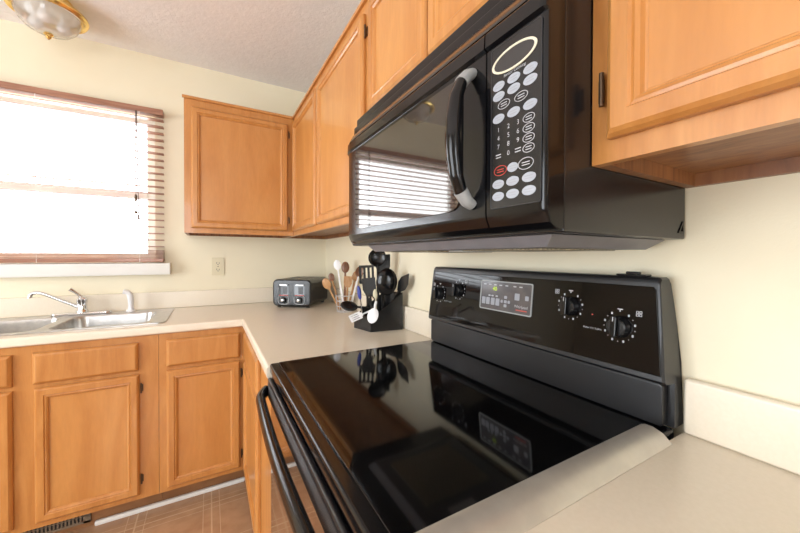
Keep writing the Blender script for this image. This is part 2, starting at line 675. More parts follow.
def ringpanel(mb, fn, u0, u1, v0, v1, prof, cap=True, base=.0008):
    rings = []
    for ins, h in prof:
        rings.append([mb.bm.verts.new(fn(u, v, h + base)) for u, v in
                      ((u0 + ins, v0 + ins), (u1 - ins, v0 + ins), (u1 - ins, v1 - ins), (u0 + ins, v1 - ins))])
    for A, B in zip(rings, rings[1:]):
        for k in range(4):
            mb.bm.faces.new((A[k], A[(k + 1) % 4], B[(k + 1) % 4], B[k]))
    mb.bm.faces.new(rings[0][::-1])
    if cap:
        mb.bm.faces.new(rings[-1])


def door(fn, u0, u1, v0, v1, parent, hinge=None, label=None):
    u0, u1 = min(u0, u1), max(u0, u1)
    mb = MB()
    prof = DOORPROF + [(.047, .002)]
    ringpanel(mb, fn, u0, u1, v0, v1, prof, cap=True)
    d = mb.build('door', 'wood', parent, 12, label)
    p = MB()
    i = .0472
    pts = [(u0 + i, v0 + i), (u1 - i, v0 + i), (u1 - i, v1 - i), (u0 + i, v1 - i)]
    p.prism(pts, fn, .003, .0083)
    p.build('door_panel', 'wood_panel', d, 30)
    if hinge is not None:
        for v in (v0 + .052, v1 - .082):
            h = MB()
            h.cyl(fn(hinge, v - .005, .008), fn(hinge, v + .040, .008), .0032, seg=10)
            s_ = 1 if hinge > (u0 + u1) / 2 else -1
            h.prism([(hinge, v + .002), (hinge + s_ * .007, v + .002), (hinge + s_ * .007, v + .033), (hinge, v + .033)], fn, .0005, .003)
            h.build('hinge', 'hinge', d)
    return d


def drawer(fn, u0, u1, v0, v1, parent, name='drawer_front'):
    mb = MB()
    ringpanel(mb, fn, min(u0, u1), max(u0, u1), v0, v1, DRAWPROF)
    return mb.build(name, 'wood', parent, 12)


def frame(fn, U0, U1, V0, V1, holes, depth, parent, name='face_frame'):
    """face frame: a slab with rectangular openings, from w = 0 back to -depth"""
    us = sorted(set([U0, U1] + [h[i] for h in holes for i in (0, 1)]))
    vs = sorted(set([V0, V1] + [h[i] for h in holes for i in (2, 3)]))
    mb = MB()
    vt = {}

    def V(u, v, w):
        if (u, v, w) not in vt:
            vt[(u, v, w)] = mb.bm.verts.new(fn(u, v, w))
        return vt[(u, v, w)]
    solid = {}
    for i in range(len(us) - 1):
        for j in range(len(vs) - 1):
            cu, cv = (us[i] + us[i + 1]) / 2, (vs[j] + vs[j + 1]) / 2
            solid[i, j] = not any(h[0] < cu < h[1] and h[2] < cv < h[3] for h in holes)
    for (i, j), sld in solid.items():
        if not sld:
            continue
        q = [(us[i], vs[j]), (us[i + 1], vs[j]), (us[i + 1], vs[j + 1]), (us[i], vs[j + 1])]
        mb.bm.faces.new([V(u, v, 0) for u, v in q])
        mb.bm.faces.new([V(u, v, -depth) for u, v in q[::-1]])
        for k, (di, dj) in enumerate(((0, -1), (1, 0), (0, 1), (-1, 0))):
            if not solid.get((i + di, j + dj), False):
                a, b = q[k], q[(k + 1) % 4]
                mb.bm.faces.new([V(*a, 0), V(*b, 0), V(*b, -depth), V(*a, -depth)])
    return mb.build(name, 'wood', parent, 30)


def sl_(a, b, m=.01):
    return (min(a, b) + m, max(a, b) - m)


ZB, ZT = 1.367, 2.125
TK = .016


def upper(label, cat_loc, fn, U0, U1, doors, depth, wall, zb=ZB, trim_ends=(0, 0), hinges=None):
    """wall(u, v, d): point d away from the wall"""
    t = thing('wall_cabinet', label, 'cabinet', cat_loc, 'maple wall cabinets')
    mb = MB()
    def slab(u0, u1, v0, v1, d0, d1):
        mb.prism([(u0, v0), (u1, v0), (u1, v1), (u0, v1)], wall, d0, d1)
    D = depth - TK - .0005
    slab(U0, U0 + TK, zb, ZT, .001, D)
    slab(U1 - TK, U1, zb, ZT, .001, D)
    slab(U0 + TK, U1 - TK, ZT - TK, ZT, .001, D)
    slab(U0 + TK, U1 - TK, zb + .022, zb + .022 + TK, .001, D)
    slab(U0 + TK, U1 - TK, zb, zb + .022, .001, .014)
    slab(U0 + TK, U1 - TK, zb + .04, ZT - TK, .001, .006)
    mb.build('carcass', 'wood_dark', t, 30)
    frame(fn, U0, U1, zb, ZT, [sl_(d[0], d[1]) + sl_(d[2], d[3]) for d in doors], TK, t)
    for i, d in enumerate(doors):
        door(fn, *d, t, hinge=(hinges[i] if hinges else None))
    cm = MB()
    cm.prism([(U0 - trim_ends[0], ZT - .012), (U1 + trim_ends[1], ZT - .012), (U1 + trim_ends[1], ZT + .002), (U0 - trim_ends[0], ZT + .002)], fn, .0005, .010)
    cm.build('top_moulding', 'wood', t, 30)
    return t


ff = face_far(-.305)
wf = lambda u, v, d: Vector((u, -d, v))
fr_ = face_right(-.305)
wr = lambda u, v, d: Vector((-d, u, v))
upper('honey maple single-door wall cabinet between the window and the room corner', (-.6, -.15, ZB), ff, -.897, -.3065,
      [(-.863, -.342, 1.395, 2.07)], .305, wf, trim_ends=(.008, 0), hinges=[-.336])
# blind-corner wall cabinet, two doors on the stove wall
upper('honey maple two-door wall cabinet in the corner left of the microwave', (-.15, -.9, ZB), fr_, -1.472, -.002,
      [(-.855, -.345, 1.395, 2.07), (-1.448, -.888, 1.395, 2.07)], .305, wr, hinges=[-.337, -1.455])
upper('short honey maple two-door cabinet mounted directly above the microwave', (-.15, -1.85, 1.69), fr_, -2.2345, -1.4745,
      [(-1.833, -1.497, 1.715, 2.07), (-2.21, -1.842, 1.715, 2.07)], .305, wr, zb=1.692)
upper('honey maple wall cabinet right of the microwave with raised moulding door', (-.15, -2.6, ZB), fr_, -3.0, -2.2345,
      [(-2.605, -2.260, 1.396, 2.07), (-2.97, -2.635, 1.394, 2.07)], .305, wr, hinges=[-2.2515, -2.98])


def base(label, loc, fn, wall, U0, U1, fronts, depth=.61, toe_end=None, name='base_cabinet', frameU=None):
    t = thing(name, label, 'cabinet', loc, 'maple base cabinets')
    mb = MB()
    def slab(u0, u1, v0, v1, d0, d1):
        mb.prism([(u0, v0), (u1, v0), (u1, v1), (u0, v1)], wall, d0, d1)
    D = depth - TK - .0005
    slab(U0, U0 + TK, .127, .872, .022, D)
    slab(U1 - TK, U1, .127, .872, .022, D)
    slab(U0 + TK, U1 - TK, .127, .127 + TK, .022, D)
    slab(U0 + TK, U1 - TK, .145, .872, .022, .03)
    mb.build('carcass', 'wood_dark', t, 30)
    fu0, fu1 = frameU if frameU else (U0, U1)
    frame(fn, fu0, fu1, .127, .873, [sl_(f[1], f[2]) + sl_(f[3], f[4]) for f in fronts], TK, t)
    tk = MB()
    tk.prism([(fu0, 0), (fu1, 0), (fu1, .126), (fu0, .126)], wall, .478, .492)
    tk.build('toe_kick', 'toe', t, 30)
    for f in fronts:
        if f[0] == 'door':
            door(fn, f[1], f[2], f[3], f[4], t, hinge=f[5] if len(f) > 5 else None)
        else:
            drawer(fn, f[1], f[2], f[3], f[4], t, f[0])
    return t


bf = face_far(-.61)
br = face_right(-.61)
base('honey maple sink base cabinet under the stainless double sink', (-1.42, -.3, 0), bf, wf, -1.862, -.983,
     [('false_front', -1.395, -1.056, .718, .845), ('false_front', -1.79, -1.453, .718, .845),
      ('door', -1.391, -1.053, .152, .701, -1.047), ('door', -1.79, -1.453, .152, .701, -1.796)])
base('honey maple base cabinet with drawer and door in the far corner', (-.5, -.3, 0), bf, wf, -.9815, -.002,
     [('drawer_front', -.952, -.640, .718, .846), ('door', -.952, -.640, .150, .701, -.634)], frameU=(-.9815, -.6105))
base('honey maple base cabinet between the corner and the range', (-.3, -1.1, 0), br, wr, -1.473, -.6265,
     [('drawer_front', -1.175, -.65, .718, .850), ('door', -1.175, -.65, .150, .701, -.642)])
base('honey maple base cabinet under the counter right of the range', (-.3, -2.6, 0), br, wr, -3.0, -2.2385,
     [('drawer_front', -2.60, -2.27, .718, .850), ('door', -2.60, -2.27, .150, .701),
      ('drawer_front', -2.97, -2.64, .718, .850), ('door', -2.97, -2.64, .150, .701)])

# ------------------------------------------------------------------ floor register in the toe kick
rg = thing('floor_register', 'brown metal vent register set in the toe kick under the sink cabinet', 'vent', (-1.43, -.5, 0))
mb = MB()
f_ = face_far(-.4935)
for u in [-1.60 + k * .0125 for k in range(27)]:
    mb.prism([(u, .034), (u + .006, .034), (u + .006, .080), (u, .080)], f_, .003, .007)
for v0, v1 in ((.024, .034), (.080, .090), (.055, .058)):
    mb.prism([(-1.62, v0), (-1.25, v0), (-1.25, v1), (-1.62, v1)], f_, .001, .008)
for u0, u1 in ((-1.62, -1.60), (-1.275, -1.25)):
    mb.prism([(u0, .024), (u1, .024), (u1, .090), (u0, .090)], f_, .001, .008)
mb.build('grille', 'register', rg)
mb = MB()
mb.prism([(-1.60, .034), (-1.275, .034), (-1.275, .080), (-1.60, .080)], f_, .0008, .002)
mb.build('dark_duct', 'slot', rg)

# ------------------------------------------------------------------ worktops
CZ0, CZ1 = .876, .914


def worktop(name, xs, ys, inside, label, loc, front):
    bm = bmesh.new()
    vt = {}

    def V(x, y):
        if (x, y) not in vt:
            vt[(x, y)] = bm.verts.new((x, y, CZ0))
        return vt[(x, y)]
    fs = []
    for i in range(len(xs) - 1):
        for j in range(len(ys) - 1):
            if inside((xs[i] + xs[i + 1]) / 2, (ys[j] + ys[j + 1]) / 2):
                fs.append(bm.faces.new((V(xs[i], ys[j]), V(xs[i + 1], ys[j]), V(xs[i + 1], ys[j + 1]), V(xs[i], ys[j + 1]))))
    r = bmesh.ops.extrude_face_region(bm, geom=fs)
    top = [g for g in r['geom'] if isinstance(g, bmesh.types.BMVert)]
    for v in top:
        v.co.z = CZ1
    bmesh.ops.recalc_face_normals(bm, faces=list(bm.faces))
    es = []
    for e in bm.edges:
        if all(front(v.co) for v in e.verts) and abs(e.verts[0].co.z - e.verts[1].co.z) < 1e-5:
            es.append(e)
    bmesh.ops.bevel(bm, geom=es, offset=.010, segments=4, profile=.5, affect='EDGES')
    t = thing(name, label, 'countertop', loc, 'laminate countertops')
    mb = MB()
    mb.join(bm)
    mb.build('worktop', 'counter', t, 40)
    return t


SX0, SX1, SY0, SY1 = -1.785, -.985, -.545, -.085      # sink cut-out
L = worktop('countertop', [-1.90, SX0, SX1, -.6313, -.001], [-1.4725, -.6313, SY0, SY1, -.001],
            lambda x, y: (y > -.6313 or x > -.6313) and not (SX0 < x < SX1 and SY0 < y < SY1),
            'beige laminate L-shaped countertop around the corner holding sink and toaster', (-.5, -.3, CZ1),
            lambda c: (abs(c.y + .6313) < 1e-4 and c.x < -.63) or (abs(c.x + .6313) < 1e-4 and c.y < -.63))
R = worktop('countertop', [-.6313, -.001], [-3.0, -2.2385], lambda x, y: True,
            'beige laminate countertop right of the range, empty', (-.3, -2.6, CZ1), lambda c: abs(c.x + .6313) < 1e-4)
MB().box(-1.90, -.0195, -.020, -.001, CZ1 + .0005, 1.016, .004).build('backsplash', 'counter', L)
MB().box(-.020, -.001, -1.4725, -.0205, CZ1 + .0005, 1.016, .004).build('backsplash', 'counter', L)
MB().box(-.020, -.001, -3.0, -2.2385, CZ1 + .0005, 1.016, .006, 3).build('backsplash', 'counter', R)

# ------------------------------------------------------------------ sink
sk = thing('kitchen_sink', 'stainless double-bowl sink set into the beige counter under the window', 'sink', (-1.38, -.32, CZ1))
rz = CZ1 + .0012


def bowl(x0, x1, y0, y1, depth=.17):
    mb = MB()
    r0, r1 = .05, .045
    rings = []
    for ins, z in ((0, rz + .0035), (.003, rz + .001), (.006, rz - .01), (.016, rz - depth + .03), (.03, rz - depth + .006), (.06, rz - depth)):
        rings.append([mb.bm.verts.new((u, v, z)) for u, v in rrect(x0 + ins, x1 - ins, y0 + ins, y1 - ins, r0, 6)])
    for A, B in zip(rings, rings[1:]):
        n = len(A)
        for k in range(n):
            mb.bm.faces.new((A[k], A[(k + 1) % n], B[(k + 1) % n], B[k]))
    mb.bm.faces.new(rings[-1])
    return mb


bowls = [(-1.39, -1.035, -.53, -.155), (-1.765, -1.425, -.53, -.155)]
X0, X1, Y0, Y1 = -1.80, -.962, -.562, -.055
# rim: flat deck with two rounded openings
rim = bmesh.new()
geo = []
vo = [rim.verts.new((u, v, rz)) for u, v in rrect(X0, X1, Y0, Y1, .03, 5)]
geo += [rim.edges.new((vo[i], vo[(i + 1) % len(vo)])) for i in range(len(vo))]
for b in bowls:
    vi = [rim.verts.new((u, v, rz)) for u, v in rrect(b[0], b[1], b[2], b[3], .05, 6)]
    geo += [rim.edges.new((vi[i], vi[(i + 1) % len(vi)])) for i in range(len(vi))]
bmesh.ops.triangle_fill(rim, use_beauty=True, use_dissolve=False, edges=geo)
rr = bmesh.ops.extrude_face_region(rim, geom=list(rim.faces))
for v in [g for g in rr['geom'] if isinstance(g, bmesh.types.BMVert)]:
    v.co.z += .0035
mb = MB()
mb.join(rim)
mb.build('rim', 'steel', sk)
for b in bowls:
    o = bowl(*b).build('bowl', 'steel', sk)
    cx, cy = (b[0] + b[1]) / 2, (b[2] + b[3]) / 2
    MB().lathe([(.042, .0), (.042, .003), (.034, .003), (.030, .001), (0, .001)], (cx, cy, rz - .17 + .0005)).build('drain', 'chrome', o)

# faucet
fz = rz + .004
fa = thing('kitchen_faucet', 'chrome single-lever faucet with long spout swung left over the sink', 'faucet', (-1.375, -.09, fz))
mb = MB()
mb.prism(rrect(-1.50, -1.25, -.115, -.062, .026, 6), lambda u, v, w: Vector((u, v, w)), fz, fz + .012, .004)
mb.build('base_plate', 'chrome', fa)
mb = MB()
mb.lathe([(.027, .011), (.026, .02), (.021, .03), (.020, .06), (.023, .068), (.024, .083), (.018, .092), (.008, .098), (0, .099)], (-1.375, -.09, fz))
mb.build('body', 'chrome', fa)
mb = MB()
mb.tube([(-1.383, -.092, .957), (-1.42, -.097, .980), (-1.47, -.104, 1.010), (-1.510, -.109, 1.035), (-1.530, -.112, 1.045), (-1.546, -.114, 1.047), (-1.560, -.116, 1.043), (-1.566, -.117, 1.032), (-1.567, -.117, 1.022)],
        [.010, .009, .0085, .008, .008, .0085, .010, .010, .010], 14)
mb.build('spout', 'chrome', fa)
mb = MB()
mb.tube([(-1.372, -.09, fz + .086), (-1.388, -.096, fz + .108), (-1.408, -.103, fz + .130), (-1.42, -.107, fz + .140)], [.009, .007, .008, .010], 12)
mb.build('lever', 'chrome', fa)
sp = thing('sink_sprayer', 'white pull-out sink sprayer standing right of the faucet', 'sprayer', (-1.167, -.09, fz))
mb = MB()
mb.lathe([(.022, 0), (.022, .006), (.015, .012), (.013, .03), (.0, .03)], (-1.167, -.09, fz), seg=20)
mb.build('base', 'white_plastic', sp)
mb = MB()
mb.tube([(-1.167, -.09, fz + .028), (-1.168, -.09, fz + .07), (-1.171, -.091, fz + .095), (-1.181, -.094, fz + .110), (-1.200, -.099, fz + .116)], [.012, .0145, .015, .014, .012], 14)
mb.build('spray_head', 'white_plastic', sp)

# ------------------------------------------------------------------ outlet on the far wall
ol = thing('wall_outlet', 'ivory duplex outlet plate on the cream wall above the far backsplash', 'outlet', (-.727, -.001, 1.168))
fw = face_far(-.0005)
mb = MB()
mb.prism(rrect(-.763, -.691, 1.110, 1.226, .005), fw, 0, .006, .002)
mb.build('cover_plate', 'plate', ol)
for zc in (1.147, 1.189):
    mb = MB()
    mb.prism(rrect(-.744, -.710, zc - .014, zc + .014, .010), fw, .006, .008)
    so = mb.build('socket', 'plate', ol)
    mb = MB()
    mb.prism(rrect(-.7355, -.7325, zc - .003, zc + .008, .001, 2), fw, .0081, .0085)
    mb.prism(rrect(-.7215, -.7185, zc - .003, zc + .006, .001, 2), fw, .0081, .0085)
    mb.prism(ellipse(-.727, zc - .008, .003, .003, 10), fw, .0081, .0085)
    mb.build('socket_slots', 'slot', so)
mb = MB()
mb.prism(ellipse(-.727, 1.168, .003, .003, 12), fw, .0061, .0075)
mb.build('screw', 'hinge', ol)

# ------------------------------------------------------------------ ceiling light
cl = thing('ceiling_light', 'brass rimmed ceiling light with clear ribbed glass bowl above the sink', 'lamp', (-1.434, -.305, H))
LC = (-1.434, -.305, H)
mb = MB()
mb.lathe([(q * .86, h) for q, h in [(.10, -.001), (.105, -.03), (.150, -.045), (.163, -.055), (.166, -.066), (.160, -.075), (.152, -.078), (.135, -.068), (.135, -.05), (.0, -.045)]], LC, seg=48)
mb.build('rim', 'brass', cl)
mb = MB()
mb.lathe([(.112, -.0505), (.110, -.058), (.08, -.054), (0, -.053)], LC, seg=40)
mb.build('reflector_pan', 'white', cl)
mb = MB()
prof_o = [(.149, -.071), (.146, -.090), (.130, -.122), (.098, -.147), (.055, -.160), (.012, -.163)]
prof_o = [(q * .76, h * .98) for q, h in prof_o]
n = 96
rings = []
for i, (r, h) in enumerate(prof_o):
    rings.append([mb.bm.verts.new((LC[0] + (r + (.0022 if k % 2 else 0) * (r > .02)) * math.cos(2 * PI * k / n),
                                   LC[1] + (r + (.0022 if k % 2 else 0) * (r > .02)) * math.sin(2 * PI * k / n), LC[2] + h)) for k in range(n)])
for A, B in zip(rings, rings[1:]):
    for k in range(n):
        mb.bm.faces.new((A[k], A[(k + 1) % n], B[(k + 1) % n], B[k]))
mb.build('glass_bowl', 'glass', cl, 60)
mb = MB()
mb.lathe([(.016, -.162), (.018, -.168), (.010, -.174), (.011, -.180), (.005, -.187), (0, -.192)], LC, seg=20)
mb.build('finial', 'brass', cl)
for a in (.6, 2.7, 4.8):
    mb = MB()
    px, py = LC[0] + .055 * math.cos(a), LC[1] + .055 * math.sin(a)
    mb.lathe([(.012, -.064), (.013, -.075), (.024, -.10), (.027, -.115), (.018, -.133), (0, -.138)], (px, py, H), seg=18)
    mb.build('bulb', 'white_plastic', cl)

# ------------------------------------------------------------------ range
RG = thing('kitchen_range', 'freestanding black glass-top electric range with back control panel', 'range', (-.32, -1.855, 0))
YL, YR = -1.4775, -2.2335          # left and right side (seen from the room)
MB().box(-.585, -.035, YR + .003, YL - .003, .06, .895).build('body', 'black_side', RG)
for x in (-.55, -.08):
    for y in (YR + .05, YL - .05):
        MB().cyl((x, y, 0), (x, y, .062), .018).build('leg', 'black_plastic', RG)
mb = MB()
mb.box(-.624, -.035, YR, YL, .896, .9245, .006, 3)
mb.build('cooktop_frame', 'black', RG)
mb = MB()
mb.prism(rrect(YR + .012, YL - .014, .108, .602, .006), lambda u, v, w: Vector((-v, u, w)), .925, .9285, .0015)
ct = mb.build('cooktop_glass', 'glass_black', RG)
# oven door with mirror-like glass, trim, handle
dr = MB()
dr.box(-.619, -.587, YR + .004, YL - .004, .225, .888, .004)
od = dr.build('oven_door', 'black', RG)
mb = MB()
mb.prism(rrect(YR + .012, YL - .010, .233, .828, .008), face_right(-.619), .0003, .003, .001)
mb.build('door_glass', 'oven_glass', od)
mb = MB()
mb.box(-.6305, -.6195, YR + .008, YL - .008, .832, .886, .004, 3)
bd = mb.build('top_band', 'black_satin', od)
mb = MB()
for q in range(9):
    z = .837 + q * .0044
    mb.box(-.6322, -.6300, YR + .016, YL - .016, z, z + .0020, .0006, 1)
mb.build('ribs', 'black_side', bd)
hd = MB()
hy0, hy1 = YL - .016, YR + .016


def hx(t):
    e = min(1, min(t, 1 - t) / .085)
    return -.636 - .019 * math.sin(PI / 2 * e) - .011 * math.sin(PI * t)


pts = [(hx(k / 60), hy0 + (hy1 - hy0) * k / 60, .852) for k in range(61)]
hd.tube(pts, [.0125] * 61, 16, flat=(1.25, 1.0))
hn = hd.build('handle', 'black', od)
for y in (hy0, hy1):
    MB().box(-.645, -.6312, y - .008, y + .008, .840, .864, .004).build('handle_mount', 'black', hn)
MB().box(-.615, -.587, YR + .004, YL - .004, .065, .218, .004).build('storage_drawer', 'black', RG)

# back control panel
xf = lambda v: -.075 + .1 * (v - 1.02)
yR = lambda v: -2.217 - max(0, 1.195 - v) * .085 if v > 1.009 else -2.2345
yL = lambda v: -1.503 + max(0, 1.195 - v) * .05 if v > 1.009 else -1.4865
prof = [(-.040, .926), (-.040, 1.008), (xf(1.010) + .004, 1.010), (xf(1.015), 1.015), (xf(1.10), 1.10), (xf(1.188), 1.188), (xf(1.195) + .002, 1.196),
        (-.050, 1.2005), (-.022, 1.2005), (-.0145, 1.192), (-.010, 1.16), (-.006, 1.11), (-.003, 1.04), (-.003, .926)]
mb = MB()
nst = 5
rows = []
for k in range(-1, nst + 2):
    row = []
    for i, (x, z) in enumerate(prof):
        cx, cz = -.035, 1.08
        sh = .004 if k in (-1, nst + 1) else 0
        t = min(1, max(0, k / nst))
        y = yL(z) + (yR(z) - yL(z)) * t
        if k == 0: y -= .004
        if k == nst: y += .004
        row.append(mb.bm.verts.new((x + (cx - x) * sh / .06 * (1 if x < -.05 else .3), y, z - (sh if z > 1.15 else 0))))
    rows.append(row)
for A, B in zip(rows, rows[1:]):
    n = len(prof)
    for i in range(n):
        mb.bm.faces.new((A[i], A[(i + 1) % n], B[(i + 1) % n], B[i]))
mb.bm.faces.new(rows[0][::-1])
mb.bm.faces.new(rows[-1])
bg = mb.build('backguard', 'black_satin', RG, 28)
mb = MB()
mb.prism(rrect(-2.2235, -1.4885, .9262, 1.006, .008), face_right(-.038), 0, .021, .004)
mb.build('lower_riser', 'black_satin', bg)


def fpan(u, v, w):      # the leaning control panel face
    return Vector((xf(v) - w, u, v + .1 * w))


mb = MB()
mb.prism([(-2.2275, 1.0235), (-1.5025, 1.0235), (-1.518, 1.178), (-1.523, 1.183), (-2.208, 1.183), (-2.2125, 1.178)], fpan, .0004, .0022, .0008)
mb.build('control_glass', 'bg_glass', bg)
# display window
fdis = lambda u, v, w: fpan(u + .0115, v, w)
mb = MB()
mb.prism(rrect(-1.955, -1.776, 1.088, 1.166, .004), fdis, .0023, .0040)
dp = mb.build('display', 'disp', bg)
mb = MB()
ringplate(mb, rrect(-1.958, -1.773, 1.085, 1.169, .005), rrect(-1.955, -1.776, 1.088, 1.166, .004), fdis, .0023, .0050)
mb.build('display_bezel', 'grey_cap', dp)
mb = MB()
text(mb, '40', fdis, -1.829, 1.146, .016, .0043, -1)
mb.build('clock_digits', 'lime', dp)
mb = MB()
for i, u in enumerate((-1.788, -1.805, -1.824, -1.842)):
    mb.prism(rrect(u - .0075, u + .0065, 1.100, 1.120, .002, 2), fdis, .0041, .0048)
mb.prism(rrect(-1.918, -1.902, 1.122, 1.140, .002, 2), fdis, .0041, .0048)
mb.prism(rrect(-1.947, -1.936, 1.124, 1.136, .002, 2), fdis, .0041, .0048)
for v in (1.103, 1.114, 1.126):
    mb.prism(rrect(-1.876, -1.866, v - .004, v + .004, .002, 2), fdis, .0041, .0048)
for u in (-1.858, -1.883):
    mb.prism(rrect(u - .004, u + .004, 1.110, 1.118, .002, 2), fdis, .0041, .0048)
mb.build('touch_keys', 'greyink', dp)
for u, v, hw, hh in [(q, 1.126, .004, .002) for q in (-1.822, -1.838, -1.81)] + [(q, 1.1575, .005, .0015) for q in (-1.79, -1.81, -1.83, -1.85, -1.872, -1.90, -1.92)]:
    mb = MB()
    mb.prism(rrect(u - hw, u + hw, v - hh, v + hh, .001, 2), fdis, .0041, .0045)
    mb.build('panel_print', 'ink', dp)
mb = MB()
text(mb, 'Whirlpool', fdis, -1.924, 1.106, .0105, .0043, -1)
mb.build('logo', 'ink', dp)
mb = MB()
mb.prism(rrect(-1.944, -1.908, 1.0955, 1.098, .001, 2), fdis, .0041, .0045)
mb.build('red_mark', 'redink', dp)


def knob(u, v, ticks, icon):
    nrm = Vector((-1, 0, 0))
    mb = MB()
    c = fpan(u, v, .0024)
    mb.lathe([(.0215, 0), (.0215, .004), (.0195, .007), (.0185, .014), (.016, .016), (0, .016)], c, axis=nrm, seg=32)
    k = mb.build('knob', 'black_plastic', bg)
    mb = MB()
    mb.prism(rrect(u - .006, u + .006, v - .0205, v + .0205, .004), fpan, .0185, .0275, .002)
    mb.build('grip', 'black', k)
    mb = MB()
    mb.prism(rrect(u - .0008, u + .0008, v + .010, v + .019, .0006, 2), fpan, .0276, .0279)
    mb.build('pointer', 'ink', k)
    mb = MB()
    R_ = .0290
    for i, deg in enumerate(ticks):
        a = math.radians(deg)
        cu, cv = u - R_ * math.sin(a), v + R_ * math.cos(a)
        h = .0022 if i % 2 == 0 else .0009
        mb.prism(rrect(cu - h * .7, cu + h * .7, cv - h, cv + h, h * .3, 2), fpan, .0023, .0027)
    mb.prism(rrect(u - .005, u + .005, v + .0335, v + .0355, .0005, 2), fpan, .0023, .0027)
    mb.prism(rrect(u - .001, u + .001, v + .0295, v + .0335, .0005, 2), fpan, .0023, .0027)
    iu = u + icon * .034
    for du, dv, on in ((-.0028, .0028, 0), (.0028, .0028, 1), (-.0028, -.0028, 0), (.0028, -.0028, 1)):
        fn = fpan
        o_, i_ = rrect(iu + du - .0024, iu + du + .0024, v + .030 + dv - .0024, v + .030 + dv + .0024, .0008, 2), rrect(iu + du - .0015, iu + du + .0015, v + .030 + dv - .0015, v + .030 + dv + .0015, .0005, 2)
        ringplate(mb, o_, i_, fn, .0023, .0027)
    mb.build('dial_marks', 'ink', bg)


tk = [d for d in range(35, 330, 21)]
knob(-1.556, 1.108, tk, 1)
knob(-1.658, 1.128, tk, -1)
knob(-2.047, 1.127, tk, 1)
knob(-2.153, 1.100, tk, -1)
mb = MB()
text(mb, 'PUSH TO TURN', fpan, -2.100, 1.087, .0055, .0025, -1)
mb.build('knob_caption', 'ink', bg)
mb = MB()
text(mb, 'PUSH TO TURN', fpan, -1.606, 1.085, .0055, .0025, -1)
mb.build('knob_caption', 'ink', bg)
mb = MB()
mb.prism(ellipse(-2.099, 1.116, .0015, .0015, 10), fpan, .0023, .0032)
mb.build('indicator_light', 'redink', bg)
mb = MB()
mb.box(-.048, -.026, -2.19, -2.135, 1.2007, 1.2045, .0015).box(-.042, -.032, -2.175, -2.15, 1.204, 1.2095, .002)
mb.build('vent_cap', 'black_plastic', bg)

# metal strip covering the gap between range and counter
mb = MB()
pr = [(-2.199, .9292), (-2.206, .9322), (-2.218, .9328), (-2.234, .9275), (-2.2475, .9152), (-2.2475, .9145), (-2.233, .9264), (-2.218, .9315), (-2.206, .9309), (-2.199, .9287)]
mb.prism(pr, lambda u, v, w: Vector((w, u, v)), -.655, -.082)
g = mb.build('gap_cover_strip', 'strip')
tag(g, 'brushed metal gap cover strip lying between black cooktop and right counter', 'strip')

# ------------------------------------------------------------------ microwave
MW = thing('microwave_oven', 'black over-the-range microwave mounted above the cooktop', 'microwave', (-.19, -1.855, 1.27))
ML, MR, MZ0, MZ1 = -1.476, -2.233, 1.272, 1.632
MB().box(-.365, -.002, MR, ML, MZ0, MZ1, .003).build('case', 'black_case', MW)
DS = -2.1235          # seam between door and control panel
FX = -.366


def front_prof(u):     # how far the bowed front stands out at this u
    e = min(1, max(0, (ML - u) / .075))
    e2 = min(1, max(0, (u - MR) / .008))
    return .001 + .034 * (1 - (1 - e) ** 2.2) - .006 * (1 - math.sqrt(max(0, 1 - (1 - e2) ** 2)))


def fmw(u, v, w):      # panel face of the microwave front
    return Vector((FX - front_prof(u) - w, u, v))


def bowed(u0, u1, zs, name, m, parent, n=14):
    """zs: list of (z, extra depth) building the vertical profile of the front"""
    mb = MB()
    us = [u0 + (u1 - u0) * (k / n) ** 1.6 for k in range(n + 1)]
    if abs(u1 - MR) < .002:
        us = us[:-1] + [MR + .010, MR + .006, MR + .003, MR + .001, MR]
        us = sorted(set(us), reverse=True)
    cols = []
    for u in us:
        col = [mb.bm.verts.new((FX, u, zs[0][0]))]
        for z, d in zs:
            col.append(mb.bm.verts.new((min(FX - .0005, FX - front_prof(u) - d), u, z)))
        col.append(mb.bm.verts.new((FX, u, zs[-1][0])))
        cols.append(col)
    m_ = len(cols[0])
    for A, B in zip(cols, cols[1:]):
        for k in range(m_):
            mb.bm.faces.new((A[k], A[(k + 1) % m_], B[(k + 1) % m_], B[k]))
    mb.bm.faces.new(cols[0])
    mb.bm.faces.new(cols[-1][::-1])
    return mb.build(name, m, parent, 25)


zs = [(1.276, -.020), (1.284, -.007), (1.298, -.001), (1.306, 0), (1.552, 0), (1.556, -.0005), (1.5595, .005), (1.580, .004), (1.5845, .001)]
md = bowed(ML - .001, DS, zs, 'door', 'black', MW)
cp = bowed(DS - .003, MR, zs, 'control_panel', 'black', MW, 6)
bowed(ML - .001, MR, [(1.5862, .001), (1.592, -.001), (1.604, -.008), (1.622, -.022), (1.631, -.030)], 'top_trim', 'black', MW)
# stepped vent grille along the top
mb = MB()
for k, (z, x) in enumerate(((1.6325, -.362), (1.662, -.352))):
    mb.box(x, -.330, MR + .002, ML - .002, z, z + .0255, .003)
mb.box(-.342, -.3285, MR + .002, ML - .002, 1.6322, 1.689)
mb.box(-.3285, -.010, MR + .002, ML - .002, 1.6322, 1.689)
mb.build('vent_grille', 'black', MW)
# window
WU0, WU1, WV0, WV1 = -2.068, -1.595, 1.318, 1.545


def wpoly(ins, r):
    P = rrect(WU0 + ins, WU1 - ins, WV0 + ins, WV1 - ins, r, 6)
    return P


def dense(P, m=40):
    return P


mb = MB()
cols = 24
us = [WU1 + (WU0 - WU1) * k / cols for k in range(cols + 1)]
rad = .030


def vlim(u):
    d = min(u - WU0, WU1 - u)
    c = 0 if d >= rad else rad - math.sqrt(max(0, rad ** 2 - (rad - d) ** 2))
    return WV0 + c, WV1 - c * .5


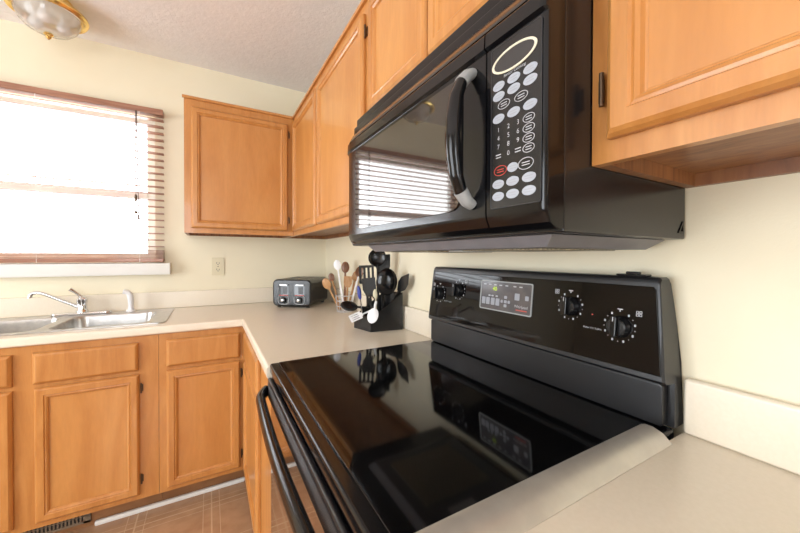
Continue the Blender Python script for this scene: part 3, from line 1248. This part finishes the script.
us = sorted(set(us + [WU0 + .004, WU0 + .012, WU1 - .004, WU1 - .012]))
grid = []
for u in us:
    a, b = vlim(u)
    grid.append([mb.bm.verts.new(fmw(u, a, .0006)), mb.bm.verts.new(fmw(u, b, .0006)),
                 mb.bm.verts.new(fmw(u, b, .0028)), mb.bm.verts.new(fmw(u, a, .0028))])
for A, B in zip(grid, grid[1:]):
    for k in range(4):
        mb.bm.faces.new((A[k], A[(k + 1) % 4], B[(k + 1) % 4], B[k]))
mb.bm.faces.new(grid[0])
mb.bm.faces.new(grid[-1][::-1])
mb.build('window', 'mw_glass', md)
# handle with grey end caps
hu = -2.094
hp = [(.0005, 1.537), (.012, 1.531), (.025, 1.516), (.035, 1.492), (.040, 1.460), (.0415, 1.43), (.040, 1.400), (.035, 1.368), (.025, 1.343), (.012, 1.328), (.0005, 1.323)]
sm = []
for i in range(len(hp) - 1):
    for q in range(4):
        t = q / 4
        sm.append((hp[i][0] * (1 - t) + hp[i + 1][0] * t, hp[i][1] * (1 - t) + hp[i + 1][1] * t))
sm.append(hp[-1])
P3 = [fmw(hu, v, w) for w, v in sm]
mb = MB()
nb = len(P3) - 10
mb.tube(P3[5:-5], [.0085 + .003 * math.sin(PI * k / (nb - 1)) for k in range(nb)], 14, flat=(1.0, 1.2))
mh = mb.build('handle', 'black', md)
for seg_, rs in ((P3[:9], [.0085 + .0003 * k for k in range(9)]), (P3[-9:], [.0109 - .0003 * k for k in range(9)])):
    mb = MB()
    mb.tube(seg_, rs, 14, flat=(1.0, 1.2))
    mb.build('end_cap', 'grey_cap', mh)
# keypad
mb = MB()
mb.prism(rrect(-2.2255, -2.137, 1.311, 1.550, .004), fmw, .0003, .0013)
kp = mb.build('keypad', 'black_plastic', cp)
mb = MB()
ringplate(mb, rrect(-2.2262, -2.1363, 1.3103, 1.5507, .004), rrect(-2.2252, -2.1373, 1.3113, 1.5497, .004), fmw, .0013, .0017)
mb.build('keypad_outline', 'black_side', kp)
mb = MB()
mb.prism(ellipse(-2.179, 1.521, .036, .0145, 40), fmw, .0014, .0018)
mb.build('display', 'disp_dark', kp)
mb = MB()
ringplate(mb, ellipse(-2.179, 1.521, .040, .0168, 40), ellipse(-2.179, 1.521, .036, .0140, 40), fmw, .0014, .0026)
mb.build('display_ring', 'cream_ring', kp)
A_, B_ = .0113, .0066
pale = [(-2.152, 1.491), (-2.180, 1.491), (-2.208, 1.491), (-2.152, 1.476), (-2.180, 1.476), (-2.208, 1.476), (-2.152, 1.443), (-2.180, 1.443), (-2.208, 1.443),
        (-2.179, 1.3655), (-2.152, 1.346), (-2.179, 1.346), (-2.207, 1.346), (-2.152, 1.328), (-2.179, 1.328), (-2.207, 1.328)]
for u, v in pale:
    mb = MB()
    a = A_ * (.85 if (u, v) == (-2.179, 1.3655) else 1)
    mb.prism(ellipse(u, v, a, B_, 24), fmw, .0014, .0021)
    b_ = mb.build('button', 'pale', kp)
    mb = MB()
    for dv in (.0018, -.0018):
        mb.prism(rrect(u - .0062, u + .0062, v + dv - .0005, v + dv + .0005, .0003, 2), fmw, .0021, .0024)
    mb.build('button_print', 'greyink', b_)
for u, v, a, b, mt in ((-2.162, 1.461, .0115, .0066, 'ink'), (-2.193, 1.460, .0115, .0066, 'ink'), (-2.206, 1.426, .0098, .0062, 'ink'), (-2.206, 1.4125, .0098, .0062, 'ink'),
                       (-2.206, 1.399, .0098, .0062, 'ink'), (-2.206, 1.3855, .0098, .0062, 'ink'), (-2.2015, 1.3655, .0130, .0082, 'ink'), (-2.156, 1.3655, .0125, .0075, 'redink')):
    mb = MB()
    ringplate(mb, ellipse(u, v, a, b, 28), ellipse(u, v, a - .0009, b - .0009, 28), fmw, .0014, .0020)
    for dv in (.0017, -.0017):
        mb.prism(rrect(u - a * .5, u + a * .5, v + dv - .0006, v + dv + .0006, .0003, 2), fmw, .0014, .0020)
    mb.build('outlined_button', mt, kp)
for s_, u, v in (('1', -2.152, 1.426), ('2', -2.171, 1.426), ('3', -2.188, 1.426), ('4', -2.152, 1.4135), ('5', -2.171, 1.4135), ('6', -2.188, 1.4135),
                 ('7', -2.152, 1.401), ('8', -2.171, 1.401), ('9', -2.188, 1.401), ('0', -2.171, 1.3875)):
    mb = MB()
    text(mb, s_, fmw, u, v, .0095, .0017, -1)
    mb.build('key_digit', 'ink', kp)
mb = MB()
for u in (-2.152, -2.188):
    for dv in (.002, -.002):
        mb.prism(rrect(u - .005, u + .005, 1.3875 + dv - .0007, 1.3875 + dv + .0007, .0003, 2), fmw, .0014, .0018)
mb.build('key_print', 'ink', kp)
mb = MB()
text(mb, 'Sensor Cooking', fmw, -2.181, 1.5015, .006, .0017, -1)
mb.build('panel_caption', 'ink', kp)
# underside: tapered plate, grease filters, work light
mb = MB()
b0 = [(-.350, -2.205), (-.010, -2.205), (-.010, -1.565), (-.350, -1.565)]
b1 = [(-.335, -2.185), (-.040, -2.185), (-.040, -1.585), (-.335, -1.585)]
va = [mb.bm.verts.new((x, y, 1.2712)) for x, y in b0]
vb = [mb.bm.verts.new((x, y, 1.253)) for x, y in b1]
for k in range(4):
    mb.bm.faces.new((va[k], va[(k + 1) % 4], vb[(k + 1) % 4], vb[k]))
mb.bm.faces.new(va)
mb.bm.faces.new(vb[::-1])
up = mb.build('bottom_plate', 'grey_metal', MW)
for y0, y1 in ((-1.82, -1.62), (-2.15, -1.95)):
    MB().box(-.30, -.08, y0, y1, 1.2505, 1.2527, .001).build('grease_filter', 'filter', up)
MB().box(-.26, -.18, -1.92, -1.85, 1.2505, 1.2527, .001).build('work_light', 'white_plastic', up)
mb = MB()
fs_ = lambda u, v, w: Vector((u, MR - w, v))
ringplate(mb, [(-.012, 1.283), (-.032, 1.283), (-.014, 1.305)], [(-.015, 1.286), (-.026, 1.286), (-.0155, 1.299)], fs_, .0003, .0016)
mb.build('side_arrow_emboss', 'black', MW)

# ------------------------------------------------------------------ toaster
TB = Vector((-.232, -.445, CZ1))
tu = Vector((-.804, .594, 0)).normalized()      # along the front towards the left
tv = Vector((.594, .804, 0)).normalized()       # towards the back
TL, TD, TH = .25, .32, .178
TO = thing('toaster', 'black four-slice toaster with two silver-ringed dials near the corner', 'toaster', TB + tu * TL / 2 + tv * TD / 2)


def ft(u, v, w):      # front face of the toaster; u from its right end, w towards the viewer
    return TB + tu * u + Vector((0, 0, v)) - tv * w


mb = MB()
prof = rrect(0, TL, .010, TH, .030, 6)
mb.prism(prof, ft, 0, -TD, .010, 3)
tb = mb.build('body', 'black_plastic', TO)
for u in (.03, TL - .03):
    for d in (.03, TD - .03):
        c = TB + tu * u + tv * d
        MB().cyl(c, c + Vector((0, 0, .0108)), .011, seg=12).build('foot', 'black_plastic', TO)
for k in range(2):
    c = TB + tu * (.07 + .105 * k) + Vector((0, 0, TH))
    for q in (-.02, .02):
        mb = MB()
        a0 = c + tu * q + tv * .06
        a1 = c + tu * q + tv * .26
        mb.tube([a0, a1], .010, 8, flat=(.08, 1))
        mb.build('bread_slot', 'slot', tb)
for u in (.072, .176):
    mb = MB()
    mb.prism(rrect(u - .033, u + .033, .080, .150, .006), ft, .0003, .002)
    lp = mb.build('lever_panel', 'glass_black', TO)
    mb = MB()
    mb.prism(rrect(u - .030, u + .020, .1405, .1475, .002), ft, .002, .016, .002)
    mb.build('lever', 'steel', lp)
    mb = MB()
    mb.prism(rrect(u - .024, u + .006, .088, .132, .003), ft, .002, .0045)
    mb.build('lever_guide', 'black_side', lp)
    mb = MB()
    ringplate(mb, rrect(u - .035, u + .035, .022, .078, .020, 6), rrect(u - .031, u + .031, .026, .0775, .017, 6), ft, .0003, .004)
    mb.build('dial_surround', 'grey_cap', TO)
    mb = MB()
    mb.prism(rrect(u - .029, u + .029, .0765, .0815, .001, 2), ft, .002, .0030)
    mb.build('red_button_row', 'redink', TO)
    mb = MB()
    mb.lathe([(.018, 0), (.018, .006), (.015, .012), (.013, .014), (0, .014)], ft(u, .049, .0004), axis=-tv, seg=24)
    dk = mb.build('dial', 'black', TO)
    mb = MB()
    mb.lathe([(.010, 0), (.0095, .004), (.006, .006), (0, .0062)], ft(u + .003, .050, .0145), axis=-tv, seg=20)
    mb.build('dial_cap', 'chrome', dk)


# ------------------------------------------------------------------ utensils
def utensil(name, label, cat, tip, head, mat_h, mat_b, kind, r=.006, size=.03, facing=(-.5, -.85, .15), group=None, long=1.4, flatm=.25, matp=None):
    """tip: lower end, head: where the bowl or blade starts"""
    tip, head = Vector(tip), Vector(head)
    t = thing(name, label, cat, tip, group)
    d = (head - tip).normalized()
    f = Vector(facing)
    f = (f - d * f.dot(d)).normalized()
    s = d.cross(f)
    mb = MB()
    mid = tip.lerp(head, .5)
    mb.tube([tip, tip.lerp(head, .1), mid, head, head + d * size * .3], [r * .8, r, r, r * .75, r * .6], 10)
    mb.build('handle', mat_h, t)
    mb = MB()
    c = head + d * size * long
    if kind == 'spoon':
        # hollow bowl: outer and inner shell
        n, mrows = 20, 8
        out, inn = [], []
        for i in range(mrows + 1):
            th = PI / 2 * i / mrows
            ro, zo = math.cos(th), math.sin(th)
            if i == mrows:
                out.append([mb.bm.verts.new(c - f * size * .45)])
                inn.append([mb.bm.verts.new(c - f * size * .38)])
            else:
                out.append([mb.bm.verts.new(c + (d * long * math.cos(2 * PI * k / n) + s * math.sin(2 * PI * k / n)) * size * ro - f * size * .45 * zo) for k in range(n)])
                inn.append([mb.bm.verts.new(c + (d * long * math.cos(2 * PI * k / n) + s * math.sin(2 * PI * k / n)) * size * ro * .93 - f * size * .38 * zo) for k in range(n)])
        for X in (out, inn):
            for A, B in zip(X, X[1:]):
                for k in range(n):
                    k2 = (k + 1) % n
                    mb.bm.faces.new((A[k], A[k2], B[k2], B[k]) if len(B) > 1 else (A[k], A[k2], B[0]))
        for k in range(n):
            k2 = (k + 1) % n
            mb.bm.faces.new((out[0][k], inn[0][k], inn[0][k2], out[0][k2]))
        nm = 'bowl'
    elif kind == 'oval':
        mb.ell(c, d * size * long, s * size, f * size * flatm)
        nm = 'head'
    elif kind == 'turner':
        P = [(-.55, -.1), (-1, .9), (-1, 2.6), (1, 2.6), (1, .9), (.55, -.1)]
        fn = lambda u, v, w: head + s * u * size + d * v * size + f * (w - .02 * v * v * size)
        mb.prism(P, fn, 0, .003)
        nm = 'blade'
    elif kind == 'slotted':
        fn = lambda u, v, w: head + s * u * size + d * v * size + f * w
        for q in range(4):
            u0 = -1 + q * .56
            mb.prism([(u0, 0 if q in (1, 2) else .3), (u0 + .32, 0 if q in (1, 2) else .3), (u0 + .32, 2.5), (u0, 2.5)], fn, 0, .003)
        mb.prism([(-1, 2.4), (1, 2.4), (1, 2.75), (-1, 2.75)], fn, .0001, .0031)
        mb.prism([(-1, .55), (-.3, -.05), (.3, -.05), (1, .55), (1, .8), (-1, .8)], fn, .0001, .0031)
        nm = 'blade'
    elif kind == 'leaf':
        P = [(-.25, -.1), (-.8, .9), (-.75, 1.8), (0, 3.0), (.75, 1.8), (.8, .9), (.25, -.1)]
        fn = lambda u, v, w: head + s * u * size + d * v * size + f * w
        mb.prism(P, fn, 0, .003, .001)
        nm = 'blade'
    elif kind == 'ring':
        pts = [c + (d * long * math.cos(2 * PI * k / 24) + s * math.sin(2 * PI * k / 24)) * size for k in range(24)]
        mb.tube(pts, r * .6, 8, closed=True)
        nm = 'loop'
    mb.build(nm, mat_b, t)
    return t


# wire basket
WB = Vector((-.088, -.655, CZ1))
wb = thing('wire_utensil_basket', 'small silver wire basket holding wooden spoons beside the toaster', 'basket', WB)
mb = MB()
for z, r in ((.004, .044), (.035, .047), (.066, .050), (.096, .053)):
    mb.tube([WB + Vector((r * math.cos(2 * PI * k / 28), r * math.sin(2 * PI * k / 28), z)) for k in range(28)], .0028, 8, closed=True)
for k in range(12):
    a = 2 * PI * k / 12
    mb.tube([WB + Vector((.044 * math.cos(a), .044 * math.sin(a), .004)), WB + Vector((.053 * math.cos(a), .053 * math.sin(a), .097))], .0018, 6)
for k in range(4):
    a = PI * k / 4
    mb.tube([WB + Vector((.044 * math.cos(a), .044 * math.sin(a), .004)), WB - Vector((.044 * math.cos(a), .044 * math.sin(a), -.004))], .0013, 6)
mb.build('wire_cage', 'wire', wb)

B0 = WB + Vector((0, 0, .010))


def W(x, y, z):
    return B0 + Vector((x, y, z))


GW = 'utensils in the wire basket'
utensil('spatula', 'white scraper with pale blade leaning left out of the wire basket', 'spatula', W(-.012, -.026, 0), W(-.052, -.032, .235), 'white_plastic', 'white_plastic', 'oval', .006, .021, flatm=.3, group=GW)
utensil('wooden_spoon', 'dark wooden spoon standing tallest in the wire basket', 'spoon', W(.002, .010, 0), W(.010, .020, .215), 'wood_spoon_dark', 'wood_spoon_dark', 'oval', .007, .024, long=1.4, flatm=.35, group=GW)
utensil('wooden_spatula', 'broad reddish wooden spatula in the middle of the wire basket', 'spatula', W(.006, -.010, 0), W(.012, -.014, .135), 'wood_spoon', 'wood_spoon', 'turner', .007, .024, group=GW)
utensil('wooden_spoon', 'pale wooden spoon leaning far left towards the toaster from wire basket', 'spoon', W(-.028, .004, 0), W(-.088, .015, .125), 'wood_spoon', 'wood_spoon', 'oval', .006, .024, flatm=.3, group=GW)
utensil('wooden_spoon', 'small dark-headed wooden spoon leaning left behind the white scraper', 'spoon', W(-.018, .022, 0), W(-.055, .055, .165), 'wood_spoon', 'wood_spoon_dark', 'oval', .006, .018, flatm=.3, group=GW)
utensil('wooden_spoon', 'pale wooden spoon leaning right in the wire basket', 'spoon', W(.024, .010, 0), W(.066, .012, .165), 'wood_spoon', 'wood_spoon', 'oval', .007, .022, flatm=.35, group=GW)
utensil('serving_spoon', 'white handled spoon with dark curved head leaning right in wire basket', 'spoon', W(.018, -.032, 0), W(.062, -.052, .190), 'white_plastic', 'wood_spoon_dark', 'spoon', .006, .024, group=GW)

# black crock with a raked rim
CR = thing('utensil_holder', 'black angular utensil holder with low front and tall back near range', 'holder', (-.11, -1.16, CZ1))
c0 = Vector((-.180, -1.216, CZ1 + .0003))
e1 = Vector((.147, -.019, 0))           # along the face towards the wall
e2 = Vector((-.027, .120, 0))           # along the left face
q0, q1, q2, q3 = c0, c0 + e1, c0 + e1 + e2, c0 + e2
mb = MB()
hz = lambda s, t: .064 + .100 * max(0, min(1, (s - .10) / .90)) ** 1.0
def crock_pt(s, t, z):
    return c0 + e1 * s + e2 * t + Vector((0, 0, z))
def ringpath(ins):
    pts = []
    a, b = ins, 1 - ins
    N_ = 6
    for k in range(N_): pts.append((a + (b - a) * k / N_, a))
    for k in range(N_): pts.append((b, a + (b - a) * k / N_))
    for k in range(N_): pts.append((b - (b - a) * k / N_, b))
    for k in range(N_): pts.append((a, b - (b - a) * k / N_))
    return pts
po, pi_ = ringpath(0), ringpath(.03)
lo = [mb.bm.verts.new(crock_pt(s, t, 0)) for s, t in po]
to = [mb.bm.verts.new(crock_pt(s, t, hz(s, t))) for s, t in po]
ti = [mb.bm.verts.new(crock_pt(s, t, hz(s, t))) for s, t in pi_]
li = [mb.bm.verts.new(crock_pt(s, t, .005)) for s, t in pi_]
nn = len(po)
for A, B in ((lo, to), (to, ti), (ti, li)):
    for k in range(nn):
        mb.bm.faces.new((A[k], A[(k + 1) % nn], B[(k + 1) % nn], B[k]))
mb.bm.faces.new(lo[::-1])
mb.bm.faces.new(li)
mb.build('box', 'black_plastic', CR, 30)
K = crock_pt
GB = 'utensils in the black holder'


def blk(name, label, cat, tip, head, mb_, kind, size, r=.0065, mh='black_plastic', **kw):
    return utensil(name, label, cat, K(*tip), K(*head), mh, mb_, kind, r, size, group=GB, **kw)


blk('ladle', 'black ladle with round bowl topmost in the black holder', 'ladle', (.58, .62, .010), (.60, .72, .275), 'black_plastic', 'spoon', .042, long=1.0)
blk('slotted_turner', 'black slotted turner leaning left in the black holder', 'turner', (.36, .80, .010), (.34, .86, .190), 'black_plastic', 'slotted', .034)
blk('serving_spoon', 'large glossy black spoon with its bowl turned out above the holder', 'spoon', (.52, .30, .010), (.56, .20, .150), 'black', 'oval', .047, long=1.3, flatm=.4, mh='black')
blk('turner', 'broad black turner standing upright behind the ladle', 'turner', (.82, .80, .010), (.84, .84, .245), 'black_plastic', 'turner', .034)
_h = K(.90, .04, .172)
utensil('spatula', 'black leaf-shaped spatula leaning right out of the black holder', 'spatula', _h + Vector((-.024, .095, -.120)), _h, 'black_plastic', 'black_plastic', 'leaf', .006, .034, facing=(-.6, -.6, .5), group=GB)
blk('spatula', 'short black flat spatula just left of the glossy spoon', 'spatula', (.36, .52, .010), (.28, .56, .150), 'black_plastic', 'turner', .030)
blk('looped_tool', 'black tool with a thin open loop at the left of the holder', 'tool', (.24, .24, .010), (.14, .16, .105), 'black_plastic', 'ring', .012, r=.004, long=2.0)
blk('vegetable_peeler', 'blue handled tool leaning left between the wire basket and black holder', 'peeler', (.10, .60, .020), (.015, .64, .130), 'blue_plastic', 'oval', .009, r=.004, mh='chrome', long=3.6, flatm=.7)
blk('measuring_spoon', 'white plastic spoon hanging over the low front corner of the holder', 'spoon', (.22, .10, .130), (.13, .02, .102), 'white_plastic', 'oval', .024, r=.0055, mh='white_plastic', facing=(-.6, -.75, .35), flatm=.2)
blk('slotted_spoon', 'white slotted spoon resting over the left rim of the black holder', 'spoon', (.22, .34, .088), (-.06, .36, .072), 'white_plastic', 'slotted', .021, r=.004, mh='white_plastic', facing=(-.3, -.5, .8))
blk('serving_spoon', 'short black spoon lying over the low left rim of the holder', 'spoon', (.30, .70, .090), (-.02, .72, .098), 'black_plastic', 'oval', .028, facing=(-.3, -.6, .7), flatm=.3)
blk('tongs', 'cream-handled tool standing between the slotted turner and glossy spoon', 'tongs', (.40, .40, .010), (.34, .36, .130), 'plate', 'oval', .010, r=.005, mh='plate', long=2.5, flatm=.5)
